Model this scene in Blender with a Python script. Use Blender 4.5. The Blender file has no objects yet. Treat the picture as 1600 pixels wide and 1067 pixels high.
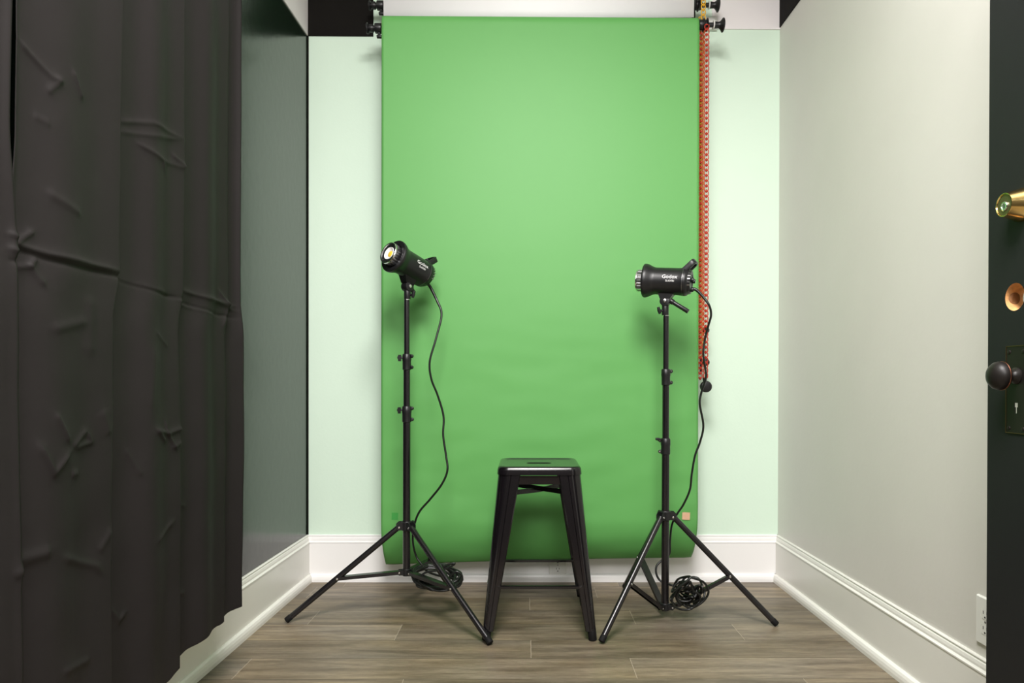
import bpy, bmesh, math, random
import numpy as np
from mathutils import Vector, Matrix, noise
random.seed(7)
S = bpy.context.scene
COL = S.collection
PI = math.pi

# ------------------------------------------------------------------ camera
F, CX, CY, H = 1067.0, 832.9, 602.5, 0.905
YAW, PITCH, ROLL = -0.0087, 0.0053, 0.0021
_f = Vector((-math.sin(YAW)*math.cos(PITCH), math.cos(YAW)*math.cos(PITCH), -math.sin(PITCH)))
_r = Vector((math.cos(YAW), math.sin(YAW), 0)); _u = _r.cross(_f)
CR = math.cos(ROLL)*_r + math.sin(ROLL)*_u
CU = -math.sin(ROLL)*_r + math.cos(ROLL)*_u
CF = _f; CP = Vector((0, 0, H))
cam = bpy.data.cameras.new('camera'); co = bpy.data.objects.new('camera', cam); COL.objects.link(co)
cam.sensor_fit = 'HORIZONTAL'; cam.sensor_width = 36; cam.lens = F*36/1600
cam.shift_x = (800-CX)/1600; cam.shift_y = (CY-533.5)/1600; cam.clip_start = 0.02
m = Matrix((CR, CU, -CF)).transposed().to_4x4(); m.translation = CP
co.matrix_world = m; S.camera = co

# ------------------------------------------------------------------ light and exposure
S.view_settings.view_transform = 'Standard'; S.view_settings.look = 'None'
S.view_settings.gamma = 1; S.view_settings.use_curve_mapping = False
S.view_settings.exposure = 0.9
w = bpy.data.worlds.new('world'); S.world = w; w.use_nodes = True
w.node_tree.nodes['Background'].inputs[0].default_value = (0.9, 0.95, 1, 1)
w.node_tree.nodes['Background'].inputs[1].default_value = 0.3
def area(name, loc, rot, size, power, col):
    l = bpy.data.lights.new(name, 'AREA'); l.shape = 'ELLIPSE'; l.size, l.size_y = size; l.energy = power; l.color = col
    o = bpy.data.objects.new(name, l); COL.objects.link(o); o.location = loc; o.rotation_euler = rot
    return o
area('ceiling_light', (0.06, 0.42, 2.95), (0, 0, 0), (0.9, 1.3), 80, (1.0, 0.965, 0.945))
area('fill_light', (-0.05, -1.3, 2.55), (math.radians(62), 0, 0), (1.3, 0.9), 34, (1.0, 0.97, 0.955))  # added soft fill from behind the camera, not a visible lamp

# ------------------------------------------------------------------ helpers
def ray(u, v):
    return (CF + CR*((u-CX)/F) + CU*((CY-v)/F))
def at(u, v, Y):                       # point on the plane y = Y
    d = ray(u, v); return CP + d*(Y/d.y)
def fl(u, v, z=0.0):                   # point on the plane z
    d = ray(u, v); return CP + d*((z-H)/d.z)
def hx(u, v, x):                       # point on the plane x
    d = ray(u, v); return CP + d*(x/d.x)

def mat(name, col, rough=0.5, metal=0.0, spec=0.5, coat=0.0, bump=0.0, bscale=60.0, var=0.0, vscale=3.0, emit=None, sheen=0.0):
    m = bpy.data.materials.new(name); m.use_nodes = True
    nt = m.node_tree; b = nt.nodes['Principled BSDF']
    b.inputs['Base Color'].default_value = (*col, 1); b.inputs['Roughness'].default_value = rough
    b.inputs['Metallic'].default_value = metal; b.inputs['Specular IOR Level'].default_value = spec
    b.inputs['Coat Weight'].default_value = coat; b.inputs['Sheen Weight'].default_value = sheen
    tc = nt.nodes.new('ShaderNodeTexCoord')
    if var > 0:
        n = nt.nodes.new('ShaderNodeTexNoise'); n.inputs['Scale'].default_value = vscale; n.inputs['Detail'].default_value = 3
        nt.links.new(tc.outputs['Object'], n.inputs['Vector'])
        r = nt.nodes.new('ShaderNodeValToRGB')
        r.color_ramp.elements[0].color = (*[c*(1-var) for c in col], 1); r.color_ramp.elements[0].position = .3
        r.color_ramp.elements[1].color = (*[min(1, c*(1+var)) for c in col], 1); r.color_ramp.elements[1].position = .7
        nt.links.new(n.outputs['Fac'], r.inputs['Fac']); nt.links.new(r.outputs['Color'], b.inputs['Base Color'])
    if bump > 0:
        n = nt.nodes.new('ShaderNodeTexNoise'); n.inputs['Scale'].default_value = bscale; n.inputs['Detail'].default_value = 4
        nt.links.new(tc.outputs['Object'], n.inputs['Vector'])
        bp = nt.nodes.new('ShaderNodeBump'); bp.inputs['Strength'].default_value = bump; bp.inputs['Distance'].default_value = 0.002
        nt.links.new(n.outputs['Fac'], bp.inputs['Height']); nt.links.new(bp.outputs['Normal'], b.inputs['Normal'])
    if emit:
        b.inputs['Emission Color'].default_value = (*col, 1); b.inputs['Emission Strength'].default_value = emit
    return m

M = {}
M['mint'] = mat('mint_paint', (0.69, 0.85, 0.71), 0.55, bump=0.15, bscale=90)
M['white_wall'] = mat('off_white_paint', (0.67, 0.655, 0.61), 0.38, bump=0.2, bscale=45, var=0.02)
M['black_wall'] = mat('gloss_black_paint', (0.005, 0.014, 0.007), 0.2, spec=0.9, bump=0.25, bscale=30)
M['black_flat'] = mat('flat_black_paint', (0.006, 0.005, 0.004), 0.8, spec=0.15)
M['white_panel'] = mat('white_panel_paint', (0.86, 0.82, 0.82), 0.6)
M['trim'] = mat('white_trim_paint', (0.88, 0.87, 0.86), 0.3, bump=0.08, bscale=30)
M['trim_side'] = mat('ivory_trim_paint', (0.80, 0.79, 0.74), 0.3, bump=0.08, bscale=30, var=.02)
M['ceil'] = mat('ceiling_paint', (0.8, 0.8, 0.77), 0.9)
M['hall'] = mat('dark_hall_paint', (0.06, 0.055, 0.05), 0.8)
M['paper'] = mat('green_paper', (0.112, 0.375, 0.09), 0.55, spec=0.55, bump=0.04, bscale=25)
M['paper_white'] = mat('white_paper', (0.93, 0.92, 0.93), 0.7)
M['tape_green'] = mat('green_tape', (0.05, 0.33, 0.06), 0.5)
M['plastic'] = mat('black_plastic', (0.008, 0.008, 0.009), 0.38, spec=0.5, bump=0.05, bscale=400)
M['stand'] = mat('black_satin_metal', (0.007, 0.006, 0.007), 0.25, spec=0.6)
M['rubber'] = mat('black_rubber', (0.006, 0.006, 0.006), 0.7, spec=0.2)
M['cable'] = mat('black_cable', (0.006, 0.007, 0.006), 0.3, spec=0.5)
M['stool'] = mat('black_gloss_enamel', (0.005, 0.004, 0.005), 0.18, spec=0.5, coat=0.2)
M['chrome'] = mat('chrome', (0.8, 0.8, 0.8), 0.2, metal=1)
M['grey_metal'] = mat('grey_metal', (0.35, 0.35, 0.36), 0.3, metal=1)
M['lens_white'] = mat('white_reflector', (0.9, 0.9, 0.88), 0.3)
M['led'] = mat('yellow_phosphor', (0.85, 0.55, 0.06), 0.3)
M['letter'] = mat('white_print', (0.85, 0.85, 0.85), 0.5)
M['red'] = mat('red_plastic', (0.50, 0.026, 0.006), 0.3)
M['yellow'] = mat('yellow_plastic', (0.80, 0.42, 0.015), 0.3)
M['white_plastic'] = mat('white_plastic', (0.78, 0.78, 0.74), 0.3)
M['slot'] = mat('dark_slot', (0.01, 0.01, 0.01), 0.7)
M['door'] = mat('black_door_paint', (0.011, 0.011, 0.012), 0.5, spec=0.25, bump=0.15, bscale=25)
M['wood'] = mat('raw_pine', (0.62, 0.33, 0.13), 0.6, var=.25, vscale=80)
M['bore_shade'] = mat('shaded_bore_pine', (0.22, 0.10, 0.035), 0.7)  # dark tone painted in for the shade inside the latch bore
M['bronze'] = mat('oil_rubbed_bronze', (0.010, 0.008, 0.007), 0.42, metal=0.0, spec=.3)
M['copper_edge'] = mat('worn_copper_edge', (0.32, 0.14, 0.09), 0.3, metal=1)
M['brass'] = mat('polished_brass', (0.80, 0.58, 0.22), 0.14, metal=1)
M['brass_dark'] = mat('dull_brass', (0.16, 0.14, 0.06), 0.35, metal=.8)
M['core'] = mat('cardboard', (0.3, 0.2, 0.12), 0.8)

def stripe_mat():
    m = mat('orange_striped_tape', (0.8, .8, .75), .5); nt = m.node_tree; b = nt.nodes['Principled BSDF']
    tc = nt.nodes.new('ShaderNodeTexCoord'); wv = nt.nodes.new('ShaderNodeTexWave'); wv.wave_type = 'BANDS'; wv.bands_direction = 'DIAGONAL'
    wv.inputs['Scale'].default_value = 75
    nt.links.new(tc.outputs['Object'], wv.inputs['Vector'])
    r = nt.nodes.new('ShaderNodeValToRGB'); r.color_ramp.interpolation = 'CONSTANT'
    r.color_ramp.elements[0].color = (.55, .14, .03, 1); r.color_ramp.elements[1].position = .5; r.color_ramp.elements[1].color = (.85, .75, .55, 1)
    nt.links.new(wv.outputs['Fac'], r.inputs['Fac']); nt.links.new(r.outputs['Color'], b.inputs['Base Color'])
    return m
M['stripe'] = stripe_mat()

def curtain_mat():
    m = mat('black_blackout_satin', (0.0155, 0.0136, 0.0134), 0.55, spec=0.12)
    nt = m.node_tree; b = nt.nodes['Principled BSDF']; tc = nt.nodes.new('ShaderNodeTexCoord')
    b.inputs['Sheen Roughness'].default_value = .4
    n = nt.nodes.new('ShaderNodeTexNoise'); n.inputs['Scale'].default_value = 900
    n2 = nt.nodes.new('ShaderNodeTexNoise'); n2.inputs['Scale'].default_value = 9; n2.inputs['Detail'].default_value = 3
    nt.links.new(tc.outputs['Object'], n.inputs['Vector']); nt.links.new(tc.outputs['Object'], n2.inputs['Vector'])
    b1 = nt.nodes.new('ShaderNodeBump'); b1.inputs['Strength'].default_value = .12; b1.inputs['Distance'].default_value = .0006
    b2 = nt.nodes.new('ShaderNodeBump'); b2.inputs['Strength'].default_value = .2; b2.inputs['Distance'].default_value = .01
    nt.links.new(n.outputs['Fac'], b1.inputs['Height']); nt.links.new(n2.outputs['Fac'], b2.inputs['Height'])
    nt.links.new(b2.outputs['Normal'], b1.inputs['Normal']); nt.links.new(b1.outputs['Normal'], b.inputs['Normal'])
    return m
M['curtain'] = curtain_mat()

def plank_mat():
    m = bpy.data.materials.new('grey_oak_plank'); m.use_nodes = True; nt = m.node_tree; N = nt.nodes; L = nt.links
    b = N['Principled BSDF']; b.inputs['Roughness'].default_value = 0.42; b.inputs['Specular IOR Level'].default_value = .4
    tc = N.new('ShaderNodeTexCoord'); at_ = N.new('ShaderNodeAttribute'); at_.attribute_name = 'tone'
    off = N.new('ShaderNodeVectorMath'); off.operation = 'SCALE'; off.inputs['Scale'].default_value = 17.0
    L.new(at_.outputs['Color'], off.inputs[0])
    add = N.new('ShaderNodeVectorMath'); add.operation = 'ADD'
    L.new(tc.outputs['Object'], add.inputs[0]); L.new(off.outputs[0], add.inputs[1])
    def nz(sc, scale, det, dist=0):
        mp = N.new('ShaderNodeMapping'); mp.inputs['Scale'].default_value = sc; L.new(add.outputs[0], mp.inputs['Vector'])
        n = N.new('ShaderNodeTexNoise'); n.inputs['Scale'].default_value = scale; n.inputs['Detail'].default_value = det
        n.inputs['Distortion'].default_value = dist; L.new(mp.outputs[0], n.inputs['Vector']); return n
    n1 = nz((1.3, 12, 1), 2.6, 12, .45); n2 = nz((7, 60, 1), 4.0, 8, .5); n3 = nz((1, 3, 1), 2.0, 2)
    r1 = N.new('ShaderNodeValToRGB'); e = r1.color_ramp.elements
    e[0].position = .30; e[0].color = (.125, .092, .057, 1); e[1].position = .72; e[1].color = (.295, .232, .147, 1)
    k = r1.color_ramp.elements.new(.5); k.color = (.205, .160, .103, 1)
    L.new(n1.outputs['Fac'], r1.inputs['Fac'])
    mx = N.new('ShaderNodeMix'); mx.data_type = 'RGBA'; mx.blend_type = 'MULTIPLY'; mx.inputs['Factor'].default_value = .55
    r2 = N.new('ShaderNodeValToRGB'); r2.color_ramp.elements[0].position = .35; r2.color_ramp.elements[0].color = (.58, .56, .53, 1)
    r2.color_ramp.elements[1].position = .6; r2.color_ramp.elements[1].color = (1.0, 1.0, 1.0, 1)
    L.new(n2.outputs['Fac'], r2.inputs['Fac']); L.new(r1.outputs['Color'], mx.inputs['A']); L.new(r2.outputs['Color'], mx.inputs['B'])
    hs = N.new('ShaderNodeHueSaturation'); mr = N.new('ShaderNodeMapRange'); mr.inputs['To Min'].default_value = .80; mr.inputs['To Max'].default_value = 1.22
    sep = N.new('ShaderNodeSeparateColor'); L.new(at_.outputs['Color'], sep.inputs[0]); L.new(sep.outputs[0], mr.inputs['Value'])
    L.new(mr.outputs[0], hs.inputs['Value'])
    ms = N.new('ShaderNodeMapRange'); ms.inputs['To Min'].default_value = .55; ms.inputs['To Max'].default_value = 1.25
    L.new(n3.outputs['Fac'], ms.inputs['Value']); L.new(ms.outputs[0], hs.inputs['Saturation'])
    L.new(mx.outputs['Result'], hs.inputs['Color']); L.new(hs.outputs['Color'], b.inputs['Base Color'])
    bp = N.new('ShaderNodeBump'); bp.inputs['Strength'].default_value = .15; bp.inputs['Distance'].default_value = .001
    L.new(n2.outputs['Fac'], bp.inputs['Height']); L.new(bp.outputs['Normal'], b.inputs['Normal'])
    return m
M['plank'] = plank_mat()
M['seam_long'] = mat('plank_bevel', (.07, .058, .042), .6)
M['seam_end'] = mat('plank_end_bevel', (.42, .36, .28), .6)

def link(name, bm, mats, parent=None, smooth=False, angle=None):
    me = bpy.data.meshes.new(name); bmesh.ops.recalc_face_normals(bm, faces=bm.faces) if not smooth == 'keep' else None
    bm.to_mesh(me); bm.free()
    if not isinstance(mats, (list, tuple)): mats = [mats]
    for q in mats: me.materials.append(q)
    if smooth:
        me.polygons.foreach_set('use_smooth', [True]*len(me.polygons))
        if angle is not None:
            me.set_sharp_from_angle(angle=math.radians(angle))
    o = bpy.data.objects.new(name, me); COL.objects.link(o)
    if parent: o.parent = parent
    return o
def thing(name, label, cat, loc=(0, 0, 0), group=None):
    o = bpy.data.objects.new(name, None); COL.objects.link(o); o.location = loc; o.empty_display_size = .05
    o['label'] = label; o['category'] = cat
    if group: o['group'] = group
    return o
def tag(o, label, cat, group=None):
    o['label'] = label; o['category'] = cat
    if group: o['group'] = group
    return o
def struct(o):
    o['kind'] = 'structure'; return o
def reparent(o, root):                 # keep world-space mesh under a root that has a location
    o.parent = root; o.matrix_parent_inverse = Matrix.Translation(-Vector(root.location))
    return o
def P(name, bm, m, root, smooth=False, angle=None, label=None):
    o = link(name, bm, m, None, smooth, angle)
    base = root
    while base.parent: base = base.parent
    o.parent = root
    if root.type == 'EMPTY': o.matrix_parent_inverse = Matrix.Translation(-Vector(base.location))
    if label: o['label'] = label
    return o

def box(bm, a, b, mi=0):
    a, b = Vector(a), Vector(b)
    vs = [bm.verts.new((x, y, z)) for x in (a.x, b.x) for y in (a.y, b.y) for z in (a.z, b.z)]
    for f in ((0, 1, 3, 2), (4, 6, 7, 5), (0, 4, 5, 1), (2, 3, 7, 6), (0, 2, 6, 4), (1, 5, 7, 3)):
        fc = bm.faces.new([vs[i] for i in f]); fc.material_index = mi
def prism(bm, pts, z0, z1, mi=0):
    lo = [bm.verts.new((x, y, z0)) for x, y in pts]; hi = [bm.verts.new((x, y, z1)) for x, y in pts]
    n = len(pts)
    for i in range(n):
        bm.faces.new((lo[i], lo[(i+1) % n], hi[(i+1) % n], hi[i])).material_index = mi
    bm.faces.new(lo[::-1]).material_index = mi; bm.faces.new(hi).material_index = mi
def loft(bm, rings, cap0=True, cap1=True, closed=True, mi=0):
    R = [[bm.verts.new(p) for p in r] for r in rings]; n = len(R[0])
    for a, b in zip(R, R[1:]):
        for i in range(n if closed else n-1):
            j = (i+1) % n
            bm.faces.new((a[i], a[j], b[j], b[i])).material_index = mi
    if cap0: bm.faces.new(R[0][::-1]).material_index = mi
    if cap1: bm.faces.new(R[-1]).material_index = mi
    return R
def frame(d):
    d = Vector(d).normalized(); a = Vector((0, 0, 1)) if abs(d.z) < .95 else Vector((1, 0, 0))
    s = d.cross(a).normalized(); return d, s, s.cross(d).normalized()
def lathe(bm, p, d, prof, n=32, mi=0, cap=True):  # prof: list of (distance along d, radius)
    d, s, t = frame(d); p = Vector(p)
    rings = [[p + d*h + (s*math.cos(2*PI*i/n) + t*math.sin(2*PI*i/n))*r for i in range(n)] for h, r in prof]
    return loft(bm, rings, cap, cap, mi=mi)
def cyl(bm, a, b, r, n=20, r2=None, mi=0, bev=0.0):
    a, b = Vector(a), Vector(b); L = (b-a).length; r2 = r if r2 is None else r2
    pr = [(0, r), (L, r2)] if not bev else [(0, r-bev), (bev*.3, r-bev*.3), (bev, r), (L-bev, r2), (L-bev*.3, r2-bev*.3), (L, r2-bev)]
    lathe(bm, a, b-a, pr, n, mi)
def catmull(pts, k=8, closed=False):
    pts = [Vector(p) for p in pts]; out = []
    n = len(pts)
    for i in range(n if closed else n-1):
        if closed: p0, p1, p2, p3 = pts[i-1], pts[i], pts[(i+1) % n], pts[(i+2) % n]
        else: p0, p1, p2, p3 = pts[max(i-1, 0)], pts[i], pts[i+1], pts[min(i+2, n-1)]
        for j in range(k):
            t = j/k
            out.append(.5*((2*p1) + (p2-p0)*t + (2*p0-5*p1+4*p2-p3)*t*t + (3*p1-p0-3*p2+p3)*t**3))
    if not closed: out.append(pts[-1])
    return out
def tube(bm, path, r, n=8, closed=False, mi=0, sq=None):
    path = [Vector(p) for p in path]; m_ = len(path)
    tang = []
    for i in range(m_):
        a = path[i-1] if (i > 0 or closed) else path[0]; b = path[(i+1) % m_] if (i < m_-1 or closed) else path[-1]
        tang.append((b-a).normalized())
    d, s, t = frame(tang[0]); rings = []
    for i, p in enumerate(path):
        d = tang[i]; s = (s - d*s.dot(d))
        if s.length < 1e-6: s = frame(d)[1]
        s.normalize(); t = d.cross(s)
        rr = r[i] if isinstance(r, (list, tuple)) else r
        rings.append([p + (s*math.cos(2*PI*(k+.5)/n) + t*math.sin(2*PI*(k+.5)/n)*(sq or 1))*rr for k in range(n)])
    if closed: loft(bm, rings + [rings[0]], False, False, mi=mi)
    else: loft(bm, rings, mi=mi)
def nb(): return bmesh.new()

# ------------------------------------------------------------------ room shell
D = 3.1154; XL, TL = -0.9998, 0.0203; XR, TR = 1.1498, -0.0072
YB, ZC = -1.6, 3.0
xl = lambda y: XL + (y-D)*TL
xr = lambda y: XR + (y-D)*TR
HB = 0.2087
# floor of plank rows
bm = nb(); tone = bm.loops.layers.color.new('tone')
seams = {2.860: [835, None], }
rowY = [2.078+.1565*i for i in range(-26, 8)]
ends_px = {6: [(967, 915)], 5: [], 4: [(828, 944)], 3: [(490, 965), (990, 967)], 2: [(622, 989), (1156, 990)], 1: [(830, 1015)], 0: [(379, 1044), (991, 1046)]}
rng = random.Random(3)
for ri, i in enumerate(range(-26, 8)):
    y0 = 2.078+.1565*i; y1 = y0+.1565
    y0c, y1c = max(y0, YB), min(y1, D+.02)
    if y1c <= y0c: continue
    if i in ends_px and ends_px[i]:
        xs = [fl(u, v).x for u, v in ends_px[i]]
    else: xs = [rng.uniform(-.9, .6)]
    xs = sorted(xs); a = xs[0]
    while a > -1.4: a -= 1.22; xs.insert(0, a)
    a = xs[-1]
    while a < 1.6: a += 1.22; xs.append(a)
    for x0, x1 in zip(xs, xs[1:]):
        c = (rng.random(), rng.random(), rng.random(), 1)
        def q(xa, xb, ya, yb, mi):
            f_ = bm.faces.new([bm.verts.new(p) for p in ((xa, ya, 0), (xb, ya, 0), (xb, yb, 0), (xa, yb, 0))])
            f_.material_index = mi
            for lp in f_.loops: lp[tone] = c
        x0c, x1c = max(x0, -1.3), min(x1, 1.4)
        if x1c - x0c < .01: continue
        q(x0c, x1c-.0014, y0c, y1c-.0020, 0); q(x0c, x1c, y1c-.0020, y1c, 1); q(x1c-.0014, x1c, y0c, y1c-.0020, 2)
floor = struct(link('floor', bm, [M['plank'], M['seam_long'], M['seam_end']]))

bm = nb(); box(bm, (-1.4, D, -.05), (1.5, D+.1, ZC)); struct(link('wall_back', bm, M['mint']))
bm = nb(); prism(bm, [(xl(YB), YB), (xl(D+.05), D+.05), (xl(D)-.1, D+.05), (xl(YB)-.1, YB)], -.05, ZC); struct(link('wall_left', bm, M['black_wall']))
bm = nb(); prism(bm, [(xr(YB), YB), (xr(D+.05), D+.05), (xr(D)+.12, D+.05), (xr(YB)+.12, YB)], -.05, ZC); struct(link('wall_right', bm, M['white_wall']))
bm = nb(); box(bm, (-1.4, YB-.1, -.05), (1.5, YB, ZC)); struct(link('wall_front', bm, M['hall']))
bm = nb(); box(bm, (-1.4, YB-.1, ZC), (1.5, D+.1, ZC+.1)); struct(link('ceiling', bm, M['ceil']))
# painted upper band, board by board
bm = nb(); prism(bm, [(xl(YB)+.004, YB), (xl(D)+.004, D), (xl(D)-.01, D), (xl(YB)-.01, YB)], 2.4715, ZC); struct(link('trim_1', bm, M['white_panel']))
zl, zr = 2.4715, 2.515
bm = nb(); box(bm, (xl(D), D-.006, zl), (at(583.5, 30, D).x, D+.01, ZC)); struct(link('trim_2', bm, M['black_flat']))
bm = nb(); box(bm, (at(1112, 30, D).x, D-.006, at(1165, 46.5, D).z), (xr(D), D+.01, ZC)); struct(link('trim_3', bm, M['white_panel']))
bm = nb(); prism(bm, [(xr(YB)-.004, YB), (xr(D)-.004, D), (xr(D)+.01, D), (xr(YB)+.01, YB)], 2.5216, ZC); struct(link('trim_4', bm, M['black_flat']))
# thin dark paint edge in the left corner
bm = nb(); prism(bm, [(xl(D), D-.0015), (xl(D)+.006, D-.0015), (xl(D)+.006, D+.001), (xl(D), D+.001)], HB, 2.4715); struct(link('trim_5', bm, M['black_flat']))

prof = [(0, HB), (.005, HB), (.008, HB-.003), (.008, HB-.006), (.0055, HB-.0075), (.009, HB-.012), (.011, HB-.02), (.011, HB-.026), (.014, HB-.029),
        (.017, HB-.031), (.017, HB-.035), (.015, HB-.0365), (.015, .034), (.020, .034), (.026, .030), (.030, .022), (.032, .012), (.032, 0), (0, 0)]
def baseboard(name, p0, p1, nrm, m_):
    bm = nb(); n = Vector((*nrm, 0)).normalized()
    rings = [[Vector((p[0], p[1], z)) + n*o for o, z in prof] for p in (p0, p1)]
    loft(bm, rings); return struct(link(name, bm, m_))
baseboard('baseboard_back', (xl(D), D), (xr(D), D), (0, -1), M['trim'])
baseboard('baseboard_left', (xl(YB), YB), (xl(D), D), (1, -TL), M['trim_side'])
baseboard('baseboard_right', (xr(YB), YB), (xr(D), D), (-1, TR), M['trim_side'])
# sill end that pokes out from behind the curtain
bm = nb(); sy1 = 2.335
ring = lambda y: [Vector((xl(y)+dx, y, z)) for dx, z in ((-.01, .566), (.036, .566), (.040, .562), (.040, .552), (.034, .545), (.020, .538), (.012, .528), (-.01, .525))]
loft(bm, [ring(1.25), ring(sy1)]); struct(link('trim_6', bm, M['trim_side']))

# ------------------------------------------------------------------ curtains
XC = -0.85
def yz(u, v):
    p = hx(u, v, XC); return p.y, p.z
ridges_px = [  # polyline, width(m), height(m)
    ([(40, 61), (84, 121), (98, 127)], .007, .006), ([(110, 108), (127, 157)], .006, .005), ([(96, 123), (78, 145)], .007, .005),
    ([(189, 189), (236, 192), (280, 216)], .006, .005), ([(219, 223), (250, 250), (256, 272)], .006, .006), ([(192, 205), (277, 218)], .006, .004),
    ([(266, 241), (287, 265)], .006, .005), ([(250, 250), (286, 264)], .006, .004), ([(78, 300), (125, 337)], .010, .005), ([(62, 180), (82, 195)], .008, .003),
    ([(33, 370), (45, 384), (81, 398), (182, 424)], .006, .008), ([(45, 392), (81, 408), (182, 433), (263, 463), (287, 467)], .005, -.006),
    ([(182, 433), (263, 460)], .006, .005), ([(287, 451), (320, 465), (354, 475), (372, 488)], .006, .008), ([(287, 470), (337, 492), (372, 497)], .005, -.006),
    ([(274, 468), (300, 480), (340, 494)], .005, .005),
    ([(341, 453), (354, 480), (344, 513)], .005, .006), ([(372, 478), (354, 480), (335, 470)], .005, .005),
    ([(44, 384), (68, 362)], .006, .007), ([(44, 420), (61, 418), (78, 450)], .007, .006), ([(60, 420), (70, 405)], .005, .007),
    ([(81, 515), (135, 502)], .012, .006), ([(240, 519), (260, 542)], .006, .004),
    ([(84, 645), (105, 691)], .006, .006), ([(62, 688), (82, 738), (107, 703)], .007, .008), ([(135, 671), (111, 698)], .006, .006), ([(135, 671), (142, 690), (115, 700)], .005, .005),
    ([(236, 671), (256, 677), (280, 667)], .006, .007), ([(252, 655), (255, 677), (268, 702)], .005, .006), ([(236, 671), (252, 690)], .005, .006), ([(280, 667), (276, 690), (262, 700)], .005, .005),
    ([(34, 875), (79, 858)], .014, .009), ([(93, 868), (148, 882), (158, 893)], .009, .006), ([(237, 848), (265, 813)], .007, .005),
    ([(182, 948), (196, 968), (206, 954)], .007, .006), ([(93, 1047), (141, 1027)], .009, .006), ([(170, 825), (153, 862)], .010, .005),
    ([(275, 786), (296, 791)], .006, .004), ([(203, 700), (220, 745)], .007, .004), ([(155, 640), (165, 680)], .012, .004), ([(236, 540), (230, 640)], .014, .004),
    ([(110, 740), (122, 738)], .008, .005), ([(140, 460), (138, 560)], .018, .005), ([(275, 930), (296, 925)], .008, .004),
    ([(0, 905), (14, 892)], .010, .006), ([(0, 362), (18, 370)], .006, .006), ([(0, 385), (18, 392)], .006, .006), ([(0, 405), (18, 405)], .006, -.005),
]
def seg_field(Y, Z, poly, wd):
    best = np.full(Y.shape, 1e9); tt = np.zeros(Y.shape)
    L = [0]
    for a, b in zip(poly, poly[1:]): L.append(L[-1] + math.hypot(b[0]-a[0], b[1]-a[1]))
    for k, (a, b) in enumerate(zip(poly, poly[1:])):
        dx, dy = b[0]-a[0], b[1]-a[1]; l2 = dx*dx+dy*dy
        t = np.clip(((Y-a[0])*dx + (Z-a[1])*dy)/l2, 0, 1)
        d = np.hypot(Y-a[0]-t*dx, Z-a[1]-t*dy)
        u = (L[k] + t*math.sqrt(l2))/L[-1]
        mk = d < best; best = np.where(mk, d, best); tt = np.where(mk, u, tt)
    taper = np.clip(np.minimum(tt, 1-tt)*5+.25, 0, 1)
    # asymmetric: sharp core plus soft shoulder
    return (np.exp(-(best/wd)**2)*.7 + np.exp(-(best/(wd*2.8))**2)*.45)*taper
def smooth(a, b, x):
    t = np.clip((x-a)/(b-a), 0, 1); return t*t*(3-2*t)
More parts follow.
